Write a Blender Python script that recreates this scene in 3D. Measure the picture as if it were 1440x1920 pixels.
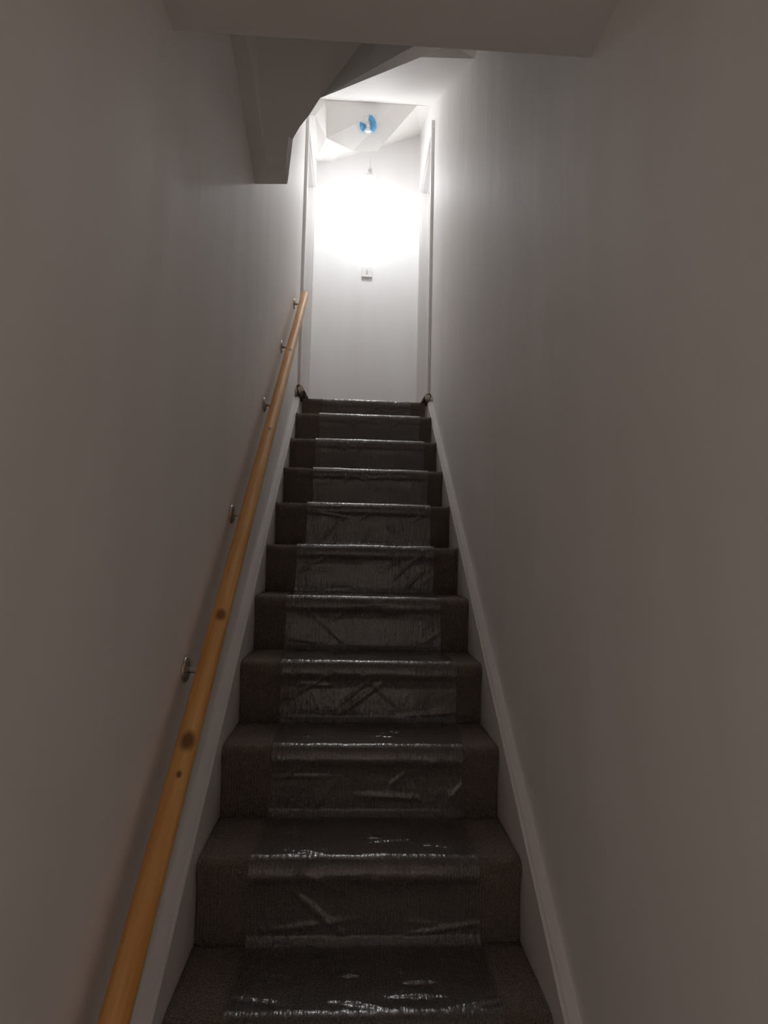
import bpy, bmesh, math, random
from mathutils import Vector, Matrix, noise

for o in list(bpy.data.objects):
    bpy.data.objects.remove(o)
SC = bpy.context.scene
COL = SC.collection

# ------------------------------------------------------------------ camera
CAM = Vector((-0.0384, -1.0415, 1.166))
YAW, PITCH, ROLL, FPX = math.radians(2.8334), math.radians(4.231), math.radians(1.2991), 1100.0
FW = Vector((math.sin(YAW) * math.cos(PITCH), math.cos(YAW) * math.cos(PITCH), math.sin(PITCH)))
_r = Vector((math.cos(YAW), -math.sin(YAW), 0))
_u = _r.cross(FW)
RT = _r * math.cos(ROLL) + _u * math.sin(ROLL)
UP = -_r * math.sin(ROLL) + _u * math.cos(ROLL)
cd = bpy.data.cameras.new('camera')
cam = bpy.data.objects.new('camera', cd)
COL.objects.link(cam)
cam.matrix_world = Matrix(((RT.x, UP.x, -FW.x, CAM.x), (RT.y, UP.y, -FW.y, CAM.y),
                           (RT.z, UP.z, -FW.z, CAM.z), (0, 0, 0, 1)))
cd.sensor_fit = 'VERTICAL'
cd.sensor_height = 24.0
cd.lens = 24.0 * FPX / 1920.0
cd.clip_start = 0.02
SC.camera = cam

# ------------------------------------------------------------------ light and exposure
BULB_STRENGTH = 124.0
w = bpy.data.worlds.new('doorway_fill')  # added ambient fill, enters through the unseen doorway behind the camera
SC.world = w
w.use_nodes = True
w.node_tree.nodes['Background'].inputs[0].default_value = (1.0, 0.89, 0.82, 1)
w.node_tree.nodes['Background'].inputs[1].default_value = 0.86
SC.view_settings.view_transform = 'Standard'
SC.view_settings.look = 'None'
SC.view_settings.gamma = 1.0
SC.view_settings.use_curve_mapping = False
SC.view_settings.exposure = 0.35
SC.cycles.max_bounces = 12
SC.cycles.diffuse_bounces = 10
SC.cycles.transparent_max_bounces = 12


# ------------------------------------------------------------------ pixel rays -> points on known surfaces
def ray(px, py):
    return FW + RT * ((px - 720) / FPX) + UP * ((960 - py) / FPX)


def at_x(px, py, x):
    d = ray(px, py)
    return CAM + d * ((x - CAM.x) / d.x)


def at_y(px, py, y):
    d = ray(px, py)
    return CAM + d * ((y - CAM.y) / d.y)


def at_plane(px, py, a, b, c):
    n = (b - a).cross(c - a)
    d = ray(px, py)
    return CAM + d * ((a - CAM).dot(n) / d.dot(n))


# ------------------------------------------------------------------ materials
def mat(name):
    m = bpy.data.materials.new(name)
    m.use_nodes = True
    nt = m.node_tree
    return m, nt, nt.nodes['Principled BSDF']


def node(nt, kind, **kw):
    n = nt.nodes.new(kind)
    for k, v in kw.items():
        if k in n.inputs.keys():
            n.inputs[k].default_value = v
        else:
            setattr(n, k, v)
    return n


def mapped(nt, scale, coord='Object'):
    tc = nt.nodes.new('ShaderNodeTexCoord')
    mp = nt.nodes.new('ShaderNodeMapping')
    mp.inputs['Scale'].default_value = scale
    nt.links.new(tc.outputs[coord], mp.inputs['Vector'])
    return mp.outputs['Vector']


def paint(name, col, rough=0.45, wav=0.02, spec=0.5):
    """emulsion on plaster: soft vertical undulation and roller stipple"""
    m, nt, p = mat(name)
    L = nt.links
    n1 = node(nt, 'ShaderNodeTexNoise', Scale=1.0, Detail=3.0)
    L.new(mapped(nt, (5.0, 5.0, 1.1)), n1.inputs['Vector'])
    n2 = node(nt, 'ShaderNodeTexNoise', Scale=260.0, Detail=2.0)
    L.new(mapped(nt, (1, 1, 1)), n2.inputs['Vector'])
    b1 = node(nt, 'ShaderNodeBump', Strength=0.55, Distance=wav)
    b2 = node(nt, 'ShaderNodeBump', Strength=0.10, Distance=0.002)
    L.new(n1.outputs['Fac'], b1.inputs['Height'])
    L.new(n2.outputs['Fac'], b2.inputs['Height'])
    L.new(b1.outputs['Normal'], b2.inputs['Normal'])
    L.new(b2.outputs['Normal'], p.inputs['Normal'])
    r = node(nt, 'ShaderNodeValToRGB')
    e = r.color_ramp.elements
    e[0].position, e[1].position = 0.3, 0.75
    e[0].color = (col[0] * .95, col[1] * .94, col[2] * .93, 1)
    e[1].color = (*col, 1)
    L.new(n1.outputs['Fac'], r.inputs['Fac'])
    L.new(r.outputs['Color'], p.inputs['Base Color'])
    p.inputs['Roughness'].default_value = rough
    p.inputs['Specular IOR Level'].default_value = spec
    return m


def plain(name, col, rough=0.4, metal=0.0, nscale=60.0, amt=0.06, bump=0.0005):
    m, nt, p = mat(name)
    L = nt.links
    n = node(nt, 'ShaderNodeTexNoise', Scale=nscale, Detail=3.0)
    L.new(mapped(nt, (1, 1, 1)), n.inputs['Vector'])
    r = node(nt, 'ShaderNodeValToRGB')
    e = r.color_ramp.elements
    e[0].color = tuple(c * (1 - amt) for c in col) + (1,)
    e[1].color = tuple(min(1, c * (1 + amt)) for c in col) + (1,)
    L.new(n.outputs['Fac'], r.inputs['Fac'])
    L.new(r.outputs['Color'], p.inputs['Base Color'])
    b = node(nt, 'ShaderNodeBump', Strength=0.3, Distance=bump)
    L.new(n.outputs['Fac'], b.inputs['Height'])
    L.new(b.outputs['Normal'], p.inputs['Normal'])
    p.inputs['Roughness'].default_value = rough
    p.inputs['Metallic'].default_value = metal
    return m


def carpet_mat():
    m, nt, p = mat('brown_carpet')
    L = nt.links
    v = mapped(nt, (1, 1, 1))
    n = node(nt, 'ShaderNodeTexNoise', Scale=330.0, Detail=2.0, Roughness=0.7)
    L.new(v, n.inputs['Vector'])
    vr = node(nt, 'ShaderNodeTexVoronoi', Scale=240.0)
    L.new(v, vr.inputs['Vector'])
    wv = node(nt, 'ShaderNodeTexWave', Scale=38.0, Distortion=2.0, Detail=1.0)
    wv.inputs['Detail Scale'].default_value = 3.0
    L.new(v, wv.inputs['Vector'])
    r = node(nt, 'ShaderNodeValToRGB')
    e = r.color_ramp.elements
    e[0].position, e[1].position = 0.30, 0.72
    e[0].color = (0.092, 0.072, 0.059, 1)
    e[1].color = (0.27, 0.216, 0.178, 1)
    L.new(n.outputs['Fac'], r.inputs['Fac'])
    L.new(r.outputs['Color'], p.inputs['Base Color'])
    mx = node(nt, 'ShaderNodeMath', operation='ADD')
    L.new(vr.outputs['Distance'], mx.inputs[0])
    L.new(wv.outputs['Fac'], mx.inputs[1])
    b = node(nt, 'ShaderNodeBump', Strength=0.8, Distance=0.004)
    L.new(mx.outputs[0], b.inputs['Height'])
    L.new(b.outputs['Normal'], p.inputs['Normal'])
    p.inputs['Roughness'].default_value = 0.95
    p.inputs['Specular IOR Level'].default_value = 0.1
    p.inputs['Sheen Weight'].default_value = 0.45
    p.inputs['Sheen Roughness'].default_value = 0.45
    p.inputs['Sheen Tint'].default_value = (0.8, 0.72, 0.65, 1)
    return m


def film_mat():
    """thin clear polythene: mostly transparent, faint haze, glossy crinkles"""
    m, nt, p = mat('clear_polythene')
    L = nt.links
    nt.nodes.remove(p)
    out = nt.nodes['Material Output']
    tr = node(nt, 'ShaderNodeBsdfTransparent', Color=(0.97, 0.97, 0.97, 1))
    gl = node(nt, 'ShaderNodeBsdfGlossy', Roughness=0.14, Color=(1, 1, 1, 1))
    df = node(nt, 'ShaderNodeBsdfDiffuse', Color=(0.75, 0.73, 0.72, 1))
    n1 = node(nt, 'ShaderNodeTexNoise', Scale=1.0, Detail=2.0)
    L.new(mapped(nt, (95, 28, 28)), n1.inputs['Vector'])
    n2 = node(nt, 'ShaderNodeTexNoise', Scale=14.0, Detail=3.0)
    L.new(mapped(nt, (1, 1, 1)), n2.inputs['Vector'])
    b1 = node(nt, 'ShaderNodeBump', Strength=0.6, Distance=0.0032)
    b2 = node(nt, 'ShaderNodeBump', Strength=0.5, Distance=0.007)
    L.new(n1.outputs['Fac'], b1.inputs['Height'])
    L.new(n2.outputs['Fac'], b2.inputs['Height'])
    L.new(b1.outputs['Normal'], b2.inputs['Normal'])
    L.new(b2.outputs['Normal'], gl.inputs['Normal'])
    fr = node(nt, 'ShaderNodeFresnel', IOR=1.5)
    L.new(b2.outputs['Normal'], fr.inputs['Normal'])
    mx = node(nt, 'ShaderNodeMath', operation='MULTIPLY_ADD')
    mx.inputs[1].default_value = 1.6
    mx.inputs[2].default_value = 0.01
    mx.use_clamp = True
    L.new(fr.outputs[0], mx.inputs[0])
    m1 = node(nt, 'ShaderNodeMixShader', Fac=0.05)
    L.new(tr.outputs[0], m1.inputs[1])
    L.new(df.outputs[0], m1.inputs[2])
    m2 = node(nt, 'ShaderNodeMixShader')
    L.new(mx.outputs[0], m2.inputs['Fac'])
    L.new(m1.outputs[0], m2.inputs[1])
    L.new(gl.outputs[0], m2.inputs[2])
    L.new(m2.outputs[0], out.inputs['Surface'])
    return m


def pine_mat(knots):
    """orange varnished pine; the grain runs along local Z, knots at (angle vector, z, size)"""
    m, nt, p = mat('orange_pine')
    L = nt.links
    v = mapped(nt, (14, 14, 0.9))
    n = node(nt, 'ShaderNodeTexNoise', Scale=3.0, Detail=5.0, Roughness=0.6)
    L.new(v, n.inputs['Vector'])
    r = node(nt, 'ShaderNodeValToRGB')
    e = r.color_ramp.elements
    e[0].position, e[1].position = 0.33, 0.70
    e[0].color = (0.74, 0.33, 0.085, 1)
    e[1].color = (0.94, 0.57, 0.22, 1)
    L.new(n.outputs['Fac'], r.inputs['Fac'])
    col = r.outputs['Color']
    tc = nt.nodes.new('ShaderNodeTexCoord')
    for (kx, ky, kz, sz) in knots:
        mp = nt.nodes.new('ShaderNodeMapping')
        mp.inputs['Location'].default_value = (-kx / sz, -ky / sz, -kz / (sz * 1.5))
        mp.inputs['Scale'].default_value = (1 / sz, 1 / sz, 1 / (sz * 1.5))
        L.new(tc.outputs['Object'], mp.inputs['Vector'])
        ln = node(nt, 'ShaderNodeVectorMath', operation='LENGTH')
        L.new(mp.outputs['Vector'], ln.inputs[0])
        kr = node(nt, 'ShaderNodeValToRGB')
        ke = kr.color_ramp.elements
        ke[0].position, ke[1].position = 0.45, 1.0
        ke[0].color, ke[1].color = (0.9, 0.9, 0.9, 1), (0, 0, 0, 1)
        L.new(ln.outputs['Value'], kr.inputs['Fac'])
        mix = node(nt, 'ShaderNodeMix', data_type='RGBA')
        L.new(kr.outputs['Color'], mix.inputs[0])
        L.new(col, mix.inputs[6])
        mix.inputs[7].default_value = (0.20, 0.065, 0.018, 1)
        col = mix.outputs[2]
    L.new(col, p.inputs['Base Color'])
    p.inputs['Roughness'].default_value = 0.42
    return m


def emit_mat(name, col, strength):
    m, nt, p = mat(name)
    p.inputs['Base Color'].default_value = (0.9, 0.9, 0.9, 1)
    p.inputs['Emission Color'].default_value = (*col, 1)
    p.inputs['Emission Strength'].default_value = strength
    n = node(nt, 'ShaderNodeTexNoise', Scale=8.0)
    r = node(nt, 'ShaderNodeMapRange')
    r.inputs['To Min'].default_value = 0.30
    r.inputs['To Max'].default_value = 0.34
    nt.links.new(n.outputs['Fac'], r.inputs['Value'])
    nt.links.new(r.outputs[0], p.inputs['Roughness'])
    return m


M_WALL = paint('wall_emulsion', (0.90, 0.878, 0.865), rough=0.62, wav=0.012, spec=0.55)
M_CEIL = paint('ceiling_emulsion', (0.88, 0.865, 0.85), rough=0.6, wav=0.003, spec=0.3)
M_BACK = paint('back_wall_emulsion_dimmed', (0.82, 0.82, 0.825), rough=0.55, wav=0.003)  # same white paint, base colour darkened to curb the bulb's glare
M_GLOSS = plain('white_gloss_paint', (0.76, 0.74, 0.73), rough=0.35, nscale=30, amt=0.03)
M_CARPET = carpet_mat()
M_BACKING = plain('carpet_backing', (0.62, 0.54, 0.49), rough=0.9, nscale=300, amt=0.25)
M_FILM = film_mat()
M_CHROME = plain('brushed_nickel', (0.62, 0.60, 0.57), rough=0.32, metal=0.9, nscale=80)
M_PLASTIC = plain('white_plastic', (0.78, 0.77, 0.76), rough=0.3, amt=0.02)
M_GREY_PLASTIC = plain('grey_plastic', (0.66, 0.66, 0.66), rough=0.4, amt=0.02)  # plain grey plastic of the switch rocker
M_BLUE = plain('blue_dust_cover', (0.10, 0.36, 0.68), rough=0.25, amt=0.12, nscale=25, bump=0.003)
M_BULB = emit_mat('glowing_bulb', (0.95, 0.98, 1.0), BULB_STRENGTH)


# ------------------------------------------------------------------ mesh helpers
def link(name, bm, m, parent=None, smooth=False):
    me = bpy.data.meshes.new(name)
    bmesh.ops.recalc_face_normals(bm, faces=bm.faces[:])
    bm.to_mesh(me)
    bm.free()
    o = bpy.data.objects.new(name, me)
    me.materials.append(m)
    if smooth:
        for f in me.polygons:
            f.use_smooth = True
    COL.objects.link(o)
    if parent:
        o.parent = parent
    return o


def tag(o, label=None, cat=None, group=None, kind=None):
    for k, v in (('label', label), ('category', cat), ('group', group), ('kind', kind)):
        if v:
            o[k] = v
    return o


def thing(name, label=None, cat=None, loc=(0, 0, 0), kind=None):
    o = bpy.data.objects.new(name, None)
    o.empty_display_size = 0.05
    COL.objects.link(o)
    o.location = loc
    return tag(o, label, cat, None, kind)


def box(bm, x0, x1, y0, y1, z0, z1, bevel=0.0):
    vs = [bm.verts.new((x, y, z)) for x in (x0, x1) for y in (y0, y1) for z in (z0, z1)]
    fs = [bm.faces.new([vs[i] for i in q]) for q in
          ((0, 1, 3, 2), (4, 6, 7, 5), (0, 4, 5, 1), (2, 3, 7, 6), (0, 2, 6, 4), (1, 5, 7, 3))]
    if bevel:
        es = list({e for f in fs for e in f.edges})
        bmesh.ops.bevel(bm, geom=es, offset=bevel, segments=3, profile=0.6, affect='EDGES')
    return bm


def newbox(*a, **k):
    return box(bmesh.new(), *a, **k)


def prism_up(bm, pts, ztop):
    """a facet seen from below, carried up solid to ztop"""
    lo = [bm.verts.new(p) for p in pts]
    hi = [bm.verts.new((p[0], p[1], ztop)) for p in pts]
    n = len(pts)
    f = bm.faces.new(lo)
    bm.faces.new(hi[::-1])
    for i in range(n):
        bm.faces.new((lo[i], lo[(i + 1) % n], hi[(i + 1) % n], hi[i]))
    if n > 3:
        bmesh.ops.triangulate(bm, faces=[f])


def extrude_yz(bm, poly, x0, x1):
    a = [bm.verts.new((x0, y, z)) for y, z in poly]
    b = [bm.verts.new((x1, y, z)) for y, z in poly]
    n = len(poly)
    bm.faces.new(a[::-1])
    bm.faces.new(b)
    for i in range(n):
        bm.faces.new((a[i], a[(i + 1) % n], b[(i + 1) % n], b[i]))


def lathe(bm, prof, seg=24, axis='Z', mtx=None):
    rings = []
    for (r, h) in prof:
        if r < 1e-6:
            rings.append([bm.verts.new((0, 0, h))])
        else:
            rings.append([bm.verts.new((r * math.cos(2 * math.pi * i / seg), r * math.sin(2 * math.pi * i / seg), h))
                          for i in range(seg)])
    for a, b in zip(rings, rings[1:]):
        for i in range(seg):
            j = (i + 1) % seg
            q = []
            for v in (a[i % len(a)], a[j % len(a)], b[j % len(b)], b[i % len(b)]):
                if v not in q:
                    q.append(v)
            if len(q) > 2:
                bm.faces.new(q)
    for ring in (rings[0], rings[-1]):
        if len(ring) > 2:
            bm.faces.new(ring)
    if mtx is not None:
        bmesh.ops.transform(bm, matrix=mtx, verts=bm.verts[:])
    return bm


def tube(bm, pts, r, seg=12):
    pts = [Vector(p) for p in pts]
    rings = []
    for i, p in enumerate(pts):
        t = (pts[min(i + 1, len(pts) - 1)] - pts[max(i - 1, 0)]).normalized()
        a = t.cross(Vector((0.123, 0.3, 1))).normalized()
        b = t.cross(a)
        rr = r[i] if isinstance(r, (list, tuple)) else r
        rings.append([bm.verts.new(p + (a * math.cos(2 * math.pi * k / seg) + b * math.sin(2 * math.pi * k / seg)) * rr)
                      for k in range(seg)])
    for a, b in zip(rings, rings[1:]):
        for i in range(seg):
            bm.faces.new((a[i], a[(i + 1) % seg], b[(i + 1) % seg], b[i]))
    bm.faces.new(rings[0])
    bm.faces.new(rings[-1])
    return bm


# ------------------------------------------------------------------ measures (metres)
RISE, GOING, LAST = 0.2005, 0.2420, 0.1538
XW = 0.44                       # half the clear width between the stair walls
XS = 0.407                      # inner face of the side strings
NSTEP = 10
ZLAND = NSTEP * RISE + LAST     # landing carpet
YLAND = (NSTEP + 1) * GOING
ZF = -0.20                      # hall floor
YB = 3.76                       # landing back wall
ZT = 5.30
CE_Y, CE_Z = 0.115, 2.237       # edge of the hall ceiling
Y0 = -2.4
D0, D1, DH = 2.83, 3.50, 4.115  # door opening on each side of the landing
AR = 0.02                       # architrave thickness

# ------------------------------------------------------------------ setting
for s, nm in ((-1, 'wall_left'), (1, 'wall_right')):
    bm = bmesh.new()
    poly = [(Y0, ZF - .05)] + ([(-2.25, ZF - .05), (-2.25, 1.8), (-1.5, 1.8), (-1.5, ZF - .05)] if s < 0 else []) + [(D0, ZF - .05), (D0, DH), (D1, DH), (D1, ZF - .05), (YB + .1, ZF - .05), (YB + .1, ZT), (Y0, ZT)]
    extrude_yz(bm, poly, s * XW, s * (XW + 0.10))
    tag(link(nm, bm, M_WALL), kind='structure')
tag(link('wall_back', newbox(-XW - .1, XW + .1, YB, YB + .1, ZF, ZT), M_BACK), kind='structure')
tag(link('wall_front', newbox(-XW - .1, XW + .1, Y0 - .1, Y0, ZF - .05, CE_Z + .1), M_WALL), kind='structure')
dr = thing('door_3', kind='structure', loc=(-XW - .05, -1.875, ZF))   # unseen doorway, added to let fill light onto the near walls
for (ya, yb_, za, zc) in ((-.375, -.345, 0, 2.0), (.345, .375, 0, 2.0), (-.345, .345, 1.97, 2.0)):
    link('jamb' if za == 0 else 'head_lining', newbox(-.055, .055, ya, yb_, za, zc), M_GLOSS, dr)
tag(link('floor', newbox(-XW - .1, XW + .1, Y0, 0.02, ZF - .06, ZF), M_CARPET), kind='structure')
tag(link('floor_landing', newbox(-XW, XW, YLAND + .05, YB, ZLAND - .16, ZLAND - .012), M_GLOSS), kind='structure')
tag(link('ceiling', newbox(-XW, XW, Y0, CE_Y, CE_Z, ZT), M_CEIL), kind='structure')

# --- underside of the upper winders hanging over the stairs
bm = bmesh.new()
A = at_x(478, 345, -XW)
An = at_x(432, 66, -XW)
sl = (An.z - A.z) / (An.y - A.y)
pM0 = (A, An, A + Vector((1, 0, 0)))
Bc = at_plane(538, 345, *pM0)
S0 = at_plane(462, 66, *pM0)
S1 = at_plane(498, 300, *pM0)
S0u = at_x(479, 66, S0.x)
pM = (S1, Bc, S0u)


def onM(px, py):
    return at_plane(px, py, *pM)


def to_edge(p, q):
    """carry the line p->q on to the plane of the hall ceiling edge"""
    t = (CE_Y - q.y) / (q.y - p.y)
    return q + (q - p) * t


ZM = 3.5
e_a, e_s = to_edge(A, An), to_edge(S1, S0)
e_su = to_edge(S1, S0u)
prism_up(bm, [A, S1, e_s, e_a], ZM)
T0, T1 = onM(535, 315), onM(541, 256)
C1 = onM(548, 262)
P1 = onM(600, 184)
P2 = onM(685, 72)
e_2 = to_edge(P1, P2)
prism_up(bm, [A, Bc, T0, S1], ZM)
prism_up(bm, [S1, T0, T1, C1, onM(562, 238), onM(581, 214), P1, e_2, e_su], ZM)
Tb, Tc = at_y(538, 345, Bc.y + .004), at_y(549, 262, C1.y + .035)
prism_up(bm, [T0, at_y(539, 345, Bc.y + .002), Tc, T1], ZM)
P3 = at_y(780, 107, 1.50)
P4 = at_x(890, 110, XW)
F3b = at_x(897, 87, XW)
F3a = at_y(846, 84, P3.y - .10)
prism_up(bm, [P1, P3, F3a, Vector((F3a.x - .03, CE_Y, F3a.z - .3)), e_2], ZM + .3)
prism_up(bm, [P3, P4, F3b, Vector((XW, CE_Y, F3b.z + .05)), Vector((F3a.x - .03, CE_Y, F3a.z - .3)), F3a], ZM + .3)
tag(link('ceiling_winder_soffit', bm, M_CEIL), kind='structure')

# --- sloping soffit over the stairs
KY = 3.03
cr = Vector((XW, KY, at_y(803, 198, KY).z))
bm = bmesh.new()
cl = Vector((-XW, KY, cr.z - .002))
prism_up(bm, [P3, P4, cr, cl, Vector((-XW, P3.y, P3.z))], ZT)
tag(link('ceiling_slope', bm, M_CEIL), kind='structure')

# --- faceted landing ceiling
bm = bmesh.new()
k_l, k_m, k_r = at_y(612, 189, KY), at_y(742, 196, KY), at_y(782, 198, KY)
YC = 3.20
c_l, c_r = at_y(661, 283, YC), at_y(707, 284, YC)
knee = at_y(612, 259, 3.14)
prism_up(bm, [k_l, k_m, knee], ZT)
prism_up(bm, [k_m, k_r, c_r, c_l, knee], ZT)
g1, g2 = at_y(611, 290, 3.45), at_y(627, 290, 3.45)
prism_up(bm, [knee, c_l, g2, g1], ZT)
h1, h2, h0 = at_y(600, 303, YB), at_y(625, 303, YB), at_x(597, 293, -.40)
prism_up(bm, [g1, g2, h2, h1, h0], ZT)
l0 = at_x(590, 205, -.40)
l0.y = KY - .04
prism_up(bm, [l0, k_l, knee, g1, h0], ZT)
prism_up(bm, [Vector((-XW, KY - .04, l0.z)), l0, h0, Vector((-XW, h0.y, h0.z))], ZT)
prism_up(bm, [Vector((-XW, h0.y, h0.z)), h0, h1, Vector((-XW, YB, h1.z))], ZT)
u_r = at_y(800, 249, YB)
zx = (u_r.z - h2.z) / (u_r.x - h2.x)
ur = Vector((XW, YB, h2.z + zx * (XW - h2.x)))
pU = (h2, ur, cr)


def onU(x, y):
    n = (ur - h2).cross(cr - h2)
    return Vector((x, y, h2.z - (n.x * (x - h2.x) + n.y * (y - h2.y)) / n.z))


prism_up(bm, [k_r, cr, ur, h2, onU(c_l.x, c_l.y + .001), onU(c_r.x, c_r.y + .001)], ZT)
prism_up(bm, [g2, c_l, onU(c_l.x, c_l.y + .001), h2], ZT)
tag(link('ceiling_landing', bm, M_CEIL), kind='structure')

# --- strings (sloping skirtings) and the landing skirting
for s, nm in ((-1, 'baseboard_left'), (1, 'baseboard_right')):
    bm = bmesh.new()
    g = RISE / GOING
    up, dn = 0.075, 0.30
    ya, yb = -0.02, YLAND - .02
    poly = [(ya, max(ZF, g * ya - dn)), (0.2, ZF), (yb, g * yb - dn), (yb, .339 + .775 * (yb - .297)), (ya, .339 + .775 * (ya - .297))]
    extrude_yz(bm, poly, s * XS, s * XW)
    bmesh.ops.recalc_face_normals(bm, faces=bm.faces[:])
    es = [e for e in bm.edges if abs(e.verts[0].co.x - e.verts[1].co.x) < 1e-6
          and abs(abs(e.verts[0].co.x) - XS) < 1e-5 and min(v.co.z - g * v.co.y for v in e.verts) > -.08]
    bmesh.ops.bevel(bm, geom=es, offset=0.008, segments=3, affect='EDGES')
    tag(link(nm, bm, M_GLOSS), kind='structure')
tag(link('baseboard_back', newbox(-XW + .02, XW - .02, YB - .018, YB, ZLAND - .012, ZLAND + .12, bevel=.004), M_GLOSS), kind='structure')

# --- doorways either side of the landing
for s, n in ((-1, 1), (1, 2)):
    d = thing('door_%d' % n, kind='structure', loc=(s * XW, (D0 + D1) / 2, ZLAND - .012))
    inv = Matrix.Translation(-Vector(d.location))

    def part(nm, bm, m):
        bmesh.ops.transform(bm, matrix=inv, verts=bm.verts[:])
        return link(nm, bm, m, d)

    def sx(a, b):
        return (min(s * a, s * b), max(s * a, s * b))
    zb = ZLAND - .012
    t = 0.025
    for ya, yb_ in ((D0, D0 + t), (D1 - t, D1)):
        part('jamb', newbox(*sx(XW - .004, XW + .105), ya, yb_, zb, DH), M_GLOSS)
    part('head_lining', newbox(*sx(XW - .004, XW + .105), D0 + t, D1 - t, DH - t, DH), M_GLOSS)
    for ya, yb_ in ((D0 + t, D0 + t + .013), (D1 - t - .013, D1 - t)):
        part('door_stop', newbox(*sx(XW + .042, XW + .066), ya, yb_, zb, DH - t, bevel=.002), M_GLOSS)
    part('door_stop', newbox(*sx(XW + .042, XW + .066), D0 + t + .013, D1 - t - .013, DH - t - .013, DH - t, bevel=.002), M_GLOSS)
    aw = 0.055
    for ya, yb_ in ((D0 - aw, D0 + .008), (D1 - .008, D1 + aw)):
        part('architrave', newbox(*sx(XW - AR, XW), ya, yb_, zb, DH - .01, bevel=.004), M_GLOSS)
    part('architrave', newbox(*sx(XW - AR, XW), D0 - aw, D1 + aw, DH - .01, DH + aw, bevel=.004), M_GLOSS)
    leaf = part('door_leaf', newbox(*sx(XW + .067, XW + .102), D0 + t + .003, D1 - t - .003, zb + .006, DH - t - .003), M_GLOSS)
    for ya, yb_ in ((D0 + .11, (D0 + D1) / 2 - .03), ((D0 + D1) / 2 + .03, D1 - .11)):
        for za, zc in ((zb + .2, zb + .85), (zb + 1.0, zb + 1.75)):
            b_ = newbox(*sx(XW + .060, XW + .070), ya, yb_, za, zc, bevel=.003)
            bmesh.ops.transform(b_, matrix=inv, verts=b_.verts[:])
            link('door_panel', b_, M_GLOSS, leaf)


# ------------------------------------------------------------------ carpeted stairs
def arc(cy, cz, r, a0, a1, n):
    return [(cy + r * math.cos(a0 + (a1 - a0) * i / n), cz + r * math.sin(a0 + (a1 - a0) * i / n)) for i in range(n + 1)]


def step_zy(k):
    """nosing front y, tread z of step k, and the tread below it"""
    return k * GOING, (k * RISE if k <= NSTEP else ZLAND), (k - 1) * RISE


R_N = 0.024


def step_profile(k):
    y, z, zl = step_zy(k)
    p = [(y + .012, zl - .004), (y + .013, zl + .05), (y + .013, z - .075), (y + .008, z - .055)]
    p += arc(y + R_N, z - R_N, R_N, math.radians(200), math.radians(90), 9)
    return p


stairs = thing('staircase', 'straight flight of stairs fitted with dark brown carpet between white walls', 'stairs', (0, 0, ZF))
NX = 60
for k in range(0, NSTEP + 1):
    y, z, zl = step_zy(k)
    if k == 0:
        zl = ZF
    pr = step_profile(k)
    if k == 0:
        pr = [(p[0], max(p[1], ZF)) for p in pr]
    yn = (k + 1) * GOING + (.016 if k < NSTEP else .008)
    for i in range(1, 8):
        pr.append((y + R_N + (yn - y - R_N) * i / 7, z))
    pr.append((yn, zl - .03 if k else ZF))
    pr.append((y + .03, zl - .03 if k else ZF))
    n = len(pr)
    bm = bmesh.new()
    cols = []
    for i in range(NX + 1):
        x = -XS + .001 + 2 * (XS - .001) * i / NX
        c = []
        for j, (py, pz) in enumerate(pr):
            dz = dy = 0
            if 3 < j < n - 2:
                v = noise.noise(Vector((x * 7, k * 3.1, j * .05)))
                dz = .0028 * v - .0022 * (1 - (x / XS) ** 2)
                dy = .003 * noise.noise(Vector((x * 6 + 9, k * 2.3, 0)))
                if j > 13:
                    dy = 0
            if x < -XS + .012 or x > XS - .012:
                dz += .0015 if 3 < j < n - 2 else 0
            c.append(bm.verts.new((x, py + dy, pz + dz - ZF)))
        cols.append(c)
    for a, b in zip(cols, cols[1:]):
        for j in range(n):
            bm.faces.new((a[j], a[(j + 1) % n], b[(j + 1) % n], b[j]))
    bm.faces.new(cols[0])
    bm.faces.new(cols[-1])
    link('carpeted_step', bm, M_CARPET, stairs, smooth=True)

# landing carpet with its top riser, lipped nosing and two curled-up loose corners
land = thing('landing_carpet', 'dark brown landing carpet wrapped over the top stair with curled-up loose corners', 'carpet', (0, YLAND, ZLAND - .012))
LC = Vector(land.location)
y, z, zl = step_zy(NSTEP + 1)
pr = [(a_, max(b_, zl + .003)) for a_, b_ in step_profile(NSTEP + 1)] + [(y + .2, z), (YB - .02, z), (YB - .02, z - .012), (y + .05, z - .012), (y + .05, zl + .003)]
n = len(pr)
bm = bmesh.new()
cols = []
for i in range(NX + 1):
    f = i / NX
    c = []
    for j, (py, pz) in enumerate(pr):
        # the riser is cut narrower than the stairs; towards the top it leans in
        hw = XS - .012
        if 13 <= j < n - 2:
            hw = XW - .022
        x = -hw + 2 * hw * f
        dz = .002 * noise.noise(Vector((x * 8, 40, 0))) if 2 < j < n - 1 else 0
        c.append(bm.verts.new(Vector((x, py, pz + dz)) - LC))
    cols.append(c)
for a, b in zip(cols, cols[1:]):
    for j in range(n):
        bm.faces.new((a[j], a[(j + 1) % n], b[(j + 1) % n], b[j]))
bm.faces.new(cols[0])
bm.faces.new(cols[-1])
link('carpet_sheet', bm, M_CARPET, land, smooth=True)
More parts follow.
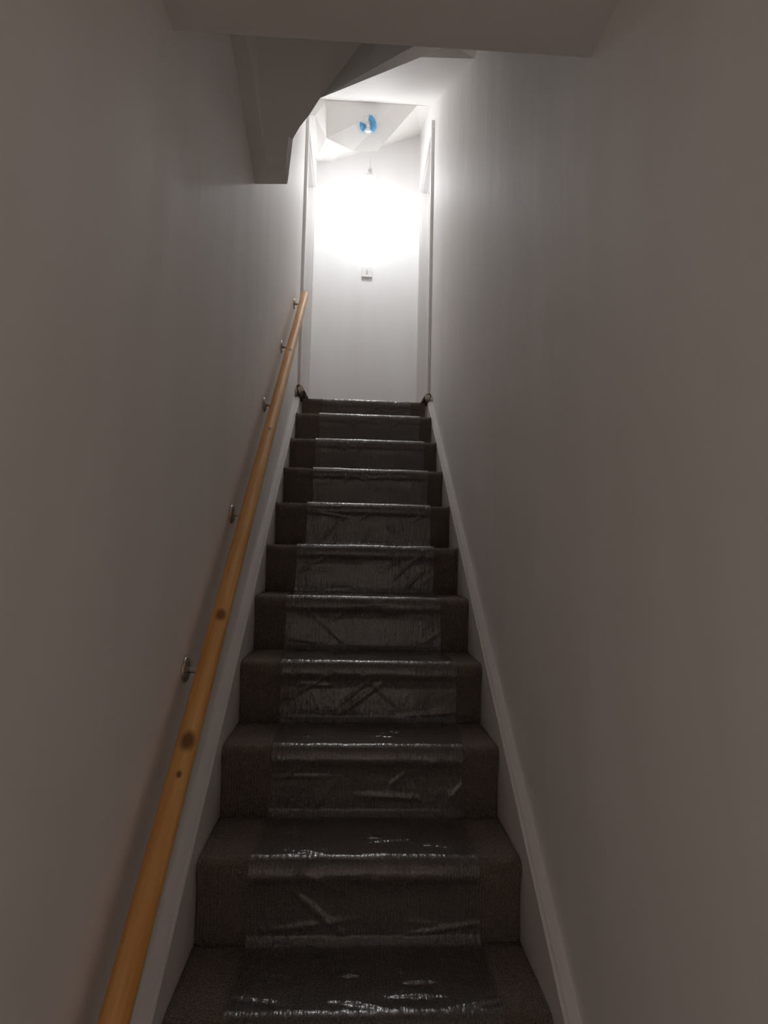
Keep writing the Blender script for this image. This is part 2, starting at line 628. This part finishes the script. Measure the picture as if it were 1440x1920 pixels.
for s in (-1, 1):
    # the loose side edge of the landing carpet stands up against the wall and hooks over
    if s < 0:
        cen = [(.345, -.030), (.356, -.012), (.368, .012), (.381, .036), (.394, .058), (.408, .075), (.421, .080), (.429, .071), (.428, .056), (.418, .049)]
        lip, lr = (.404, .052), (.019, .017)
    else:
        cen = [(.355, -.032), (.365, -.014), (.376, .006), (.387, .025), (.398, .041), (.410, .051), (.421, .051), (.428, .042), (.426, .030)]
        lip, lr = (.408, .028), (.017, .015)
    TH = .0055
    bm = bmesh.new()
    rows = []
    NY = 10
    for q in range(NY + 1):
        v = q / NY
        outer, inner = [], []
        for i, (cx, cz) in enumerate(cen):
            a, b = cen[max(i - 1, 0)], cen[min(i + 1, len(cen) - 1)]
            tx, tz = b[0] - a[0], b[1] - a[1]
            L_ = math.hypot(tx, tz)
            nx, nz = tz / L_, -tx / L_
            f = i / (len(cen) - 1)
            shr = 1 - .35 * v
            yy = y - .006 + .20 * v - .010 * f * (1 - v) + .012 * math.sin(f * 3) * (1 - v)
            jit = .002 * noise.noise(Vector((f * 6, v * 5, s * 4)))
            for lst, sg in ((outer, 1), (inner, -1)):
                px_ = min(cx + nx * TH * sg + jit, XW - .003)
                pz_ = (cz + nz * TH * sg) * (shr if cz > 0 else 1) + jit
                lst.append(bm.verts.new(Vector((s * px_, yy, z + pz_)) - LC))
        rows.append(outer + inner[::-1])
    for a, b in zip(rows, rows[1:]):
        L_ = len(a)
        for i in range(L_):
            bm.faces.new((a[i], a[(i + 1) % L_], b[(i + 1) % L_], b[i]))
    m_ = len(cen)
    for row in (rows[0], rows[-1]):
        for i in range(m_ - 1):
            bm.faces.new((row[i], row[i + 1], row[2 * m_ - 2 - i], row[2 * m_ - 1 - i]))
    o = link('carpet_curl', bm, M_CARPET, land, smooth=True)
    # the roll's pale woven backing shows at its open end
    bm = bmesh.new()
    ra, rb = [], []
    for i in range(12):
        t_ = 2 * math.pi * i / 12
        k_ = 1 + .12 * noise.noise(Vector((i * .9, s * 3, 0)))
        for lst, yy in ((ra, y - .024), (rb, y + .14)):
            lst.append(bm.verts.new(Vector((s * min(lip[0] + lr[0] * k_ * math.cos(t_), XW - .004), yy, z + (lip[1] + lr[1] * k_ * math.sin(t_)) * (1 if yy < y else .72))) - LC))
    for i in range(12):
        bm.faces.new((ra[i], ra[(i + 1) % 12], rb[(i + 1) % 12], rb[i]))
    bm.faces.new(ra)
    bm.faces.new(rb)
    link('carpet_backing', bm, M_BACKING, o)['label'] = 'pale woven carpet backing'

# ------------------------------------------------------------------ clear protective film down the middle of the stairs
random.seed(7)
path = []
stepmark = []
for k in range(0, NSTEP + 2):
    y, z, zl = step_zy(k)
    if k == 0:
        path += [(y - .02, ZF + .004), (y + .004, ZF + .03)]
    else:
        path += [(y - .03, zl), (y - .010, zl + .004), (y + .006, zl + .022)]
    path += [(y + .008, z - .08), (y + .004, z - .055)] + arc(y + .030, z - .032, .034, math.radians(190), math.radians(90), 10)
    path += [(y + .09, z)]
path += [(YLAND + .35, ZLAND)]
# resample evenly
res = []
STEPL = 0.0055
acc = 0.0
for (a, b) in zip(path, path[1:]):
    L_ = math.hypot(b[0] - a[0], b[1] - a[1])
    t = (STEPL - acc) if res else 0.0
    while t <= L_:
        res.append((a[0] + (b[0] - a[0]) * t / L_, a[1] + (b[1] - a[1]) * t / L_))
        t += STEPL
    acc = L_ - (t - STEPL)
NF = 130
LEFT = [-.29, -.285, -.275, -.262, -.27, -.29, -.28, -.265, -.256, -.265, -.267, -.265]
RIGHT = [.31, .305, .30, .298, .322, .296, .30, .315, .33, .333, .336, .30]
ridges = []
for k in range(0, NSTEP + 2):
    for i in range(9 if k > 5 else 7):
        x = random.uniform(-.24, .30)
        zc = random.uniform(.02, .18)
        ang = math.radians(random.choice([random.uniform(25, 60), random.uniform(30, 50), random.uniform(-55, -25), random.uniform(-10, 10)]))
        ridges.append((k, x, zc, math.cos(ang), math.sin(ang), random.uniform(.04, .14), random.uniform(.004, .007), random.uniform(.002, .0055)))
TR = [(k, random.uniform(-.24, .28), random.uniform(.04, .2), random.uniform(-.3, .3), random.uniform(.03, .09), random.uniform(.003, .006), random.uniform(.002, .005))
      for k in range(0, NSTEP + 1) for i in range(16 if k < 4 else 8)]
bm = bmesh.new()
rows = []
npts = len(res)
for j, (py, pz) in enumerate(res):
    a, b = res[max(j - 1, 0)], res[min(j + 1, npts - 1)]
    ty, tz = b[0] - a[0], b[1] - a[1]
    L_ = math.hypot(ty, tz)
    ny, nz = -tz / L_, ty / L_           # outwards: up off a tread, towards the hall off a riser
    kk = max(0.0, min(NSTEP + 1, py / GOING))
    k0 = int(kk)
    k1 = min(k0 + 1, NSTEP + 1)
    xl = LEFT[k0] + (LEFT[k1] - LEFT[k0]) * (kk - k0) + .006 * noise.noise(Vector((j * .03, 1.5, 0)))
    xr = RIGHT[k0] + (RIGHT[k1] - RIGHT[k0]) * (kk - k0) + .006 * noise.noise(Vector((j * .03, 7.5, 0)))
    row = []
    on_riser = nz < .5
    kr = min(NSTEP + 1, int(round((py) / GOING))) if on_riser else k0
    zrel = pz - (kr - 1) * RISE
    for i in range(NF + 1):
        x = xl + (xr - xl) * i / NF
        h = .0045 + .0025 * noise.noise(Vector((x * 9, j * .04, 3))) + .0012 * abs(noise.noise(Vector((x * 55, j * .12, 8))))
        if on_riser:
            for (rk, rx, rz, cu, su, ln, wdt, amp) in ridges:
                if rk == kr:
                    dx, dz = x - rx, zrel - rz
                    u_, v_ = dx * cu + dz * su, -dx * su + dz * cu
                    if abs(u_) < ln and abs(v_) < 4 * wdt:
                        h += amp * (1 - (u_ / ln) ** 2) * math.exp(-(v_ / wdt) ** 2)
        else:
            yrel = py - k0 * GOING
            for (rk, rx, ry, sl_, ln, wdt, amp) in TR:
                if rk == k0:
                    u_, v_ = x - rx, (yrel - ry) - sl_ * (x - rx)
                    if abs(u_) < ln and abs(v_) < 4 * wdt:
                        h += amp * (1 - (u_ / ln) ** 2) * math.exp(-(v_ / wdt) ** 2)
        h = max(h, .003)
        row.append(bm.verts.new((x, py + ny * h, pz + nz * h)))
    rows.append(row)
for a, b in zip(rows, rows[1:]):
    for i in range(NF):
        bm.faces.new((a[i], a[i + 1], b[i + 1], b[i]))
film = link('protective_film', bm, M_FILM, smooth=True)
tag(film, 'crinkled clear plastic film laid down the middle of the carpeted stairs', 'plastic film')

# ------------------------------------------------------------------ handrail on the left wall
XR_ = -0.385
pix = [(572, 552), (531, 702), (486, 900), (413, 1150), (317, 1494), (219, 1920)]
q3 = [at_x(a, b, XR_) for a, b in pix]
my = sum(p.y for p in q3) / 6
mz = sum(p.z for p in q3) / 6
rs = sum((p.y - my) * (p.z - mz) for p in q3) / sum((p.y - my) ** 2 for p in q3)


def rail_z(yy):
    return mz + rs * (yy - my)


ytop = q3[0].y
ybot = -0.30
P_b, P_t = Vector((XR_, ybot, rail_z(ybot))), Vector((XR_, ytop, rail_z(ytop)))
axis = (P_t - P_b)
LEN = axis.length
axis.normalize()
rail = thing('handrail', 'round orange pine handrail fixed along the left stair wall', 'handrail', P_b)
rail_rot = axis.to_track_quat('Z', 'Y')
RR = 0.0235
knots = []
for (a, b, sz) in ((405, 1160, .017), (345, 1400, .020), (322, 1462, .007), (556, 668, .012), (500, 812, .010)):
    p = at_x(a, b, XR_)
    yy = p.y
    best = min((((Vector((XR_, y_ / 1000., rail_z(y_ / 1000.))) - CAM).normalized() - ray(a, b).normalized()).length, y_ / 1000.)
               for y_ in range(-300, 2600, 5))[1]
    c = Vector((XR_, best, rail_z(best)))
    toc = (CAM - c)
    toc -= axis * toc.dot(axis)
    loc = rail_rot.inverted() @ (c + toc.normalized() * RR - P_b)
    knots.append((loc.x, loc.y, loc.z, sz))
M_PINE = pine_mat(knots)
bm = bmesh.new()
prof = [(0, 0), (RR - .003, 0), (RR, .003)] + [(RR, LEN * i / 20) for i in range(1, 20)] + [(RR, LEN - .003), (RR - .003, LEN), (0, LEN)]
lathe(bm, prof, seg=32)
rl = link('rail', bm, M_PINE, rail, smooth=True)
rl.rotation_mode = 'QUATERNION'
rl.rotation_quaternion = rail_rot
for yy in (at_x(347, 1250, -XW).y, at_x(432, 1003, -XW).y, at_x(494, 781, -XW).y, at_x(526, 683, -XW).y, at_x(553, 582, -XW).y):
    yy = min(yy, ytop - .10)
    zz = rail_z(yy) - .016
    br = bpy.data.objects.new('bracket', None)
    COL.objects.link(br)
    br.parent = rail
    br.location = Vector((-XW, yy, zz)) - P_b
    mt = Matrix.Rotation(math.radians(90), 4, 'Y')
    link('bracket_rose', lathe(bmesh.new(), [(0, 0), (.031, 0), (.031, .003), (.027, .007), (.012, .009), (0, .009)], 24, mtx=mt), M_CHROME, br, smooth=True)
    link('bracket_arm', tube(bmesh.new(), [(.006, 0, 0), (.02, 0, -.001), (.034, 0, -.003), (.042, 0, -.002)], [.0075, .0065, .0065, .0075], 12), M_CHROME, br, smooth=True)
    sc = bmesh.new()
    for q in (0, 1):
        lathe(sc, [(0, .007), (.0045, .007), (.0035, .0095), (0, .0095)], 10)
        vs = sc.verts[-22:]
    sc.free()
    for a_ in (90, 210, 330):
        b_ = lathe(bmesh.new(), [(0, 0), (.0042, 0), (.0032, .002), (0, .002)], 10, mtx=mt)
        bmesh.ops.translate(b_, verts=b_.verts[:], vec=(.0065, .020 * math.cos(math.radians(a_)), .020 * math.sin(math.radians(a_))))
        link('screw', b_, M_CHROME, br, smooth=True)

# ------------------------------------------------------------------ pendant lamp on the landing
YL = 3.30
bulb_c = at_y(693.5, 337, YL)
zc = onU(bulb_c.x, YL).z
lamp = thing('pendant_lamp', 'bare glowing white bulb hanging on a cord from the landing ceiling', 'lamp', (bulb_c.x, YL, zc))
zb_ = bulb_c.z - zc
link('ceiling_rose', lathe(bmesh.new(), [(0, .02), (.04, .02), (.04, -.006), (.03, -.02), (.008, -.028), (0, -.028)], 24), M_PLASTIC, lamp, smooth=True)
link('cord', tube(bmesh.new(), [(0, 0, -.02), (0, 0, zb_ / 2), (0, 0, zb_ + .10)], .0032, 8), M_PLASTIC, lamp, smooth=True)
link('lamp_holder', lathe(bmesh.new(), [(0, zb_ + .115), (.008, zb_ + .112), (.013, zb_ + .095), (.0175, zb_ + .088), (.0175, zb_ + .058), (.0, zb_ + .058)], 20), M_PLASTIC, lamp, smooth=True)
bulb = link('light_bulb', lathe(bmesh.new(), [(r, h + zb_) for r, h in [(0, .060), (.015, .060), (.019, .053), (.026, .043), (.034, .028), (.0385, .0135), (0, .0135)]], 28), M_PLASTIC, lamp, smooth=True)
bp = [(0, -.060), (.016, -.057), (.030, -.047), (.039, -.030), (.0425, -.010), (.0415, .004), (.0385, .0135), (0, .0135)]
link('glowing_dome', lathe(bmesh.new(), [(r, h + zb_) for r, h in bp], 28), M_BULB, bulb, smooth=True)['label'] = 'glowing white bulb dome'

# ------------------------------------------------------------------ smoke alarm under the sloping landing ceiling
nC = (k_r - k_m).cross(c_r - k_m).normalized()
if nC.z > 0:
    nC = -nC
dc = at_plane(690, 234, k_m, k_r, c_r)
alarm = thing('smoke_alarm', 'white smoke alarm partly wrapped in a blue dust cover on sloping ceiling', 'smoke alarm', dc)
alarm.rotation_mode = 'QUATERNION'
alarm.rotation_quaternion = nC.to_track_quat('Z', 'Y')
link('base_plate', lathe(bmesh.new(), [(0, -.004), (.056, -.004), (.056, .010), (0, .010)], 32), M_PLASTIC, alarm, smooth=False)
link('alarm_body', lathe(bmesh.new(), [(0, .010), (.052, .010), (.052, .022), (.046, .034), (.030, .040), (0, .042)], 32), M_PLASTIC, alarm, smooth=True)
link('test_button', lathe(bmesh.new(), [(0, .041), (.012, .041), (.011, .0445), (0, .045)], 16), M_PLASTIC, alarm, smooth=True)
inv_q = alarm.rotation_quaternion.inverted()
rgt = inv_q @ RT
upv = inv_q @ UP
ang_r = math.atan2(rgt.y, rgt.x)
sgn = 1 if (math.atan2(upv.y, upv.x) - ang_r) % (2 * math.pi) < math.pi else -1


def cover(a0, a1, wig, sd):
    """torn flap of thin blue plastic that still clings round the rim"""
    bm = bmesh.new()
    prof_ = [(.060, .000), (.061, .014), (.058, .030), (.047, .042), (.030, .046)]
    rows_ = []
    for i in range(15):
        f = i / 14
        a_ = ang_r + sgn * math.radians(a0 + (a1 - a0) * f)
        r_ = []
        for q, (rr, hh) in enumerate(prof_):
            v = noise.noise(Vector((f * 5, q * .7, sd)))
            rr2 = rr + wig * v
            if q == 4:
                rr2 -= .012 * math.sin(f * math.pi)
            r_.append(bm.verts.new((rr2 * math.cos(a_), rr2 * math.sin(a_), hh + .006 * v + .003)))
        rows_.append(r_)
    for a_, b_ in zip(rows_, rows_[1:]):
        for i in range(4):
            bm.faces.new((a_[i], b_[i], b_[i + 1], a_[i + 1]))
    bmesh.ops.recalc_face_normals(bm, faces=bm.faces[:])
    bmesh.ops.solidify(bm, geom=bm.faces[:], thickness=.0015)
    return bm


link('dust_cover', cover(-60, 80, .006, 2), M_BLUE, alarm, smooth=True)['label'] = 'blue plastic dust cover'
link('dust_cover', cover(165, 235, .004, 5), M_BLUE, alarm, smooth=True)['label'] = 'blue plastic dust cover'

# ------------------------------------------------------------------ light switch on the back wall
sw = at_y(688, 512, YB)
swt = thing('light_switch', 'small square white light switch on the landing end wall', 'light switch', (sw.x, YB, sw.z))
link('back_box', newbox(-.043, .043, -.016, 0, -.043, .043, bevel=.003), M_PLASTIC, swt)
link('face_plate', newbox(-.044, .044, -.024, -.016, -.044, .044, bevel=.003), M_PLASTIC, swt)
rk = newbox(-.009, .009, -.006, .004, -.017, .017, bevel=.002)
bmesh.ops.rotate(rk, verts=rk.verts[:], matrix=Matrix.Rotation(math.radians(8), 3, 'X'))
bmesh.ops.translate(rk, verts=rk.verts[:], vec=(0, -.024, 0))
link('rocker', rk, M_GREY_PLASTIC, swt)
for s in (-1, 1):
    b_ = lathe(bmesh.new(), [(0, 0), (.0035, 0), (.003, .0015), (0, .0015)], 12, mtx=Matrix.Rotation(math.radians(90), 4, 'X'))
    bmesh.ops.translate(b_, verts=b_.verts[:], vec=(s * .030, -.0235, 0))
    link('screw', b_, M_CHROME, swt)
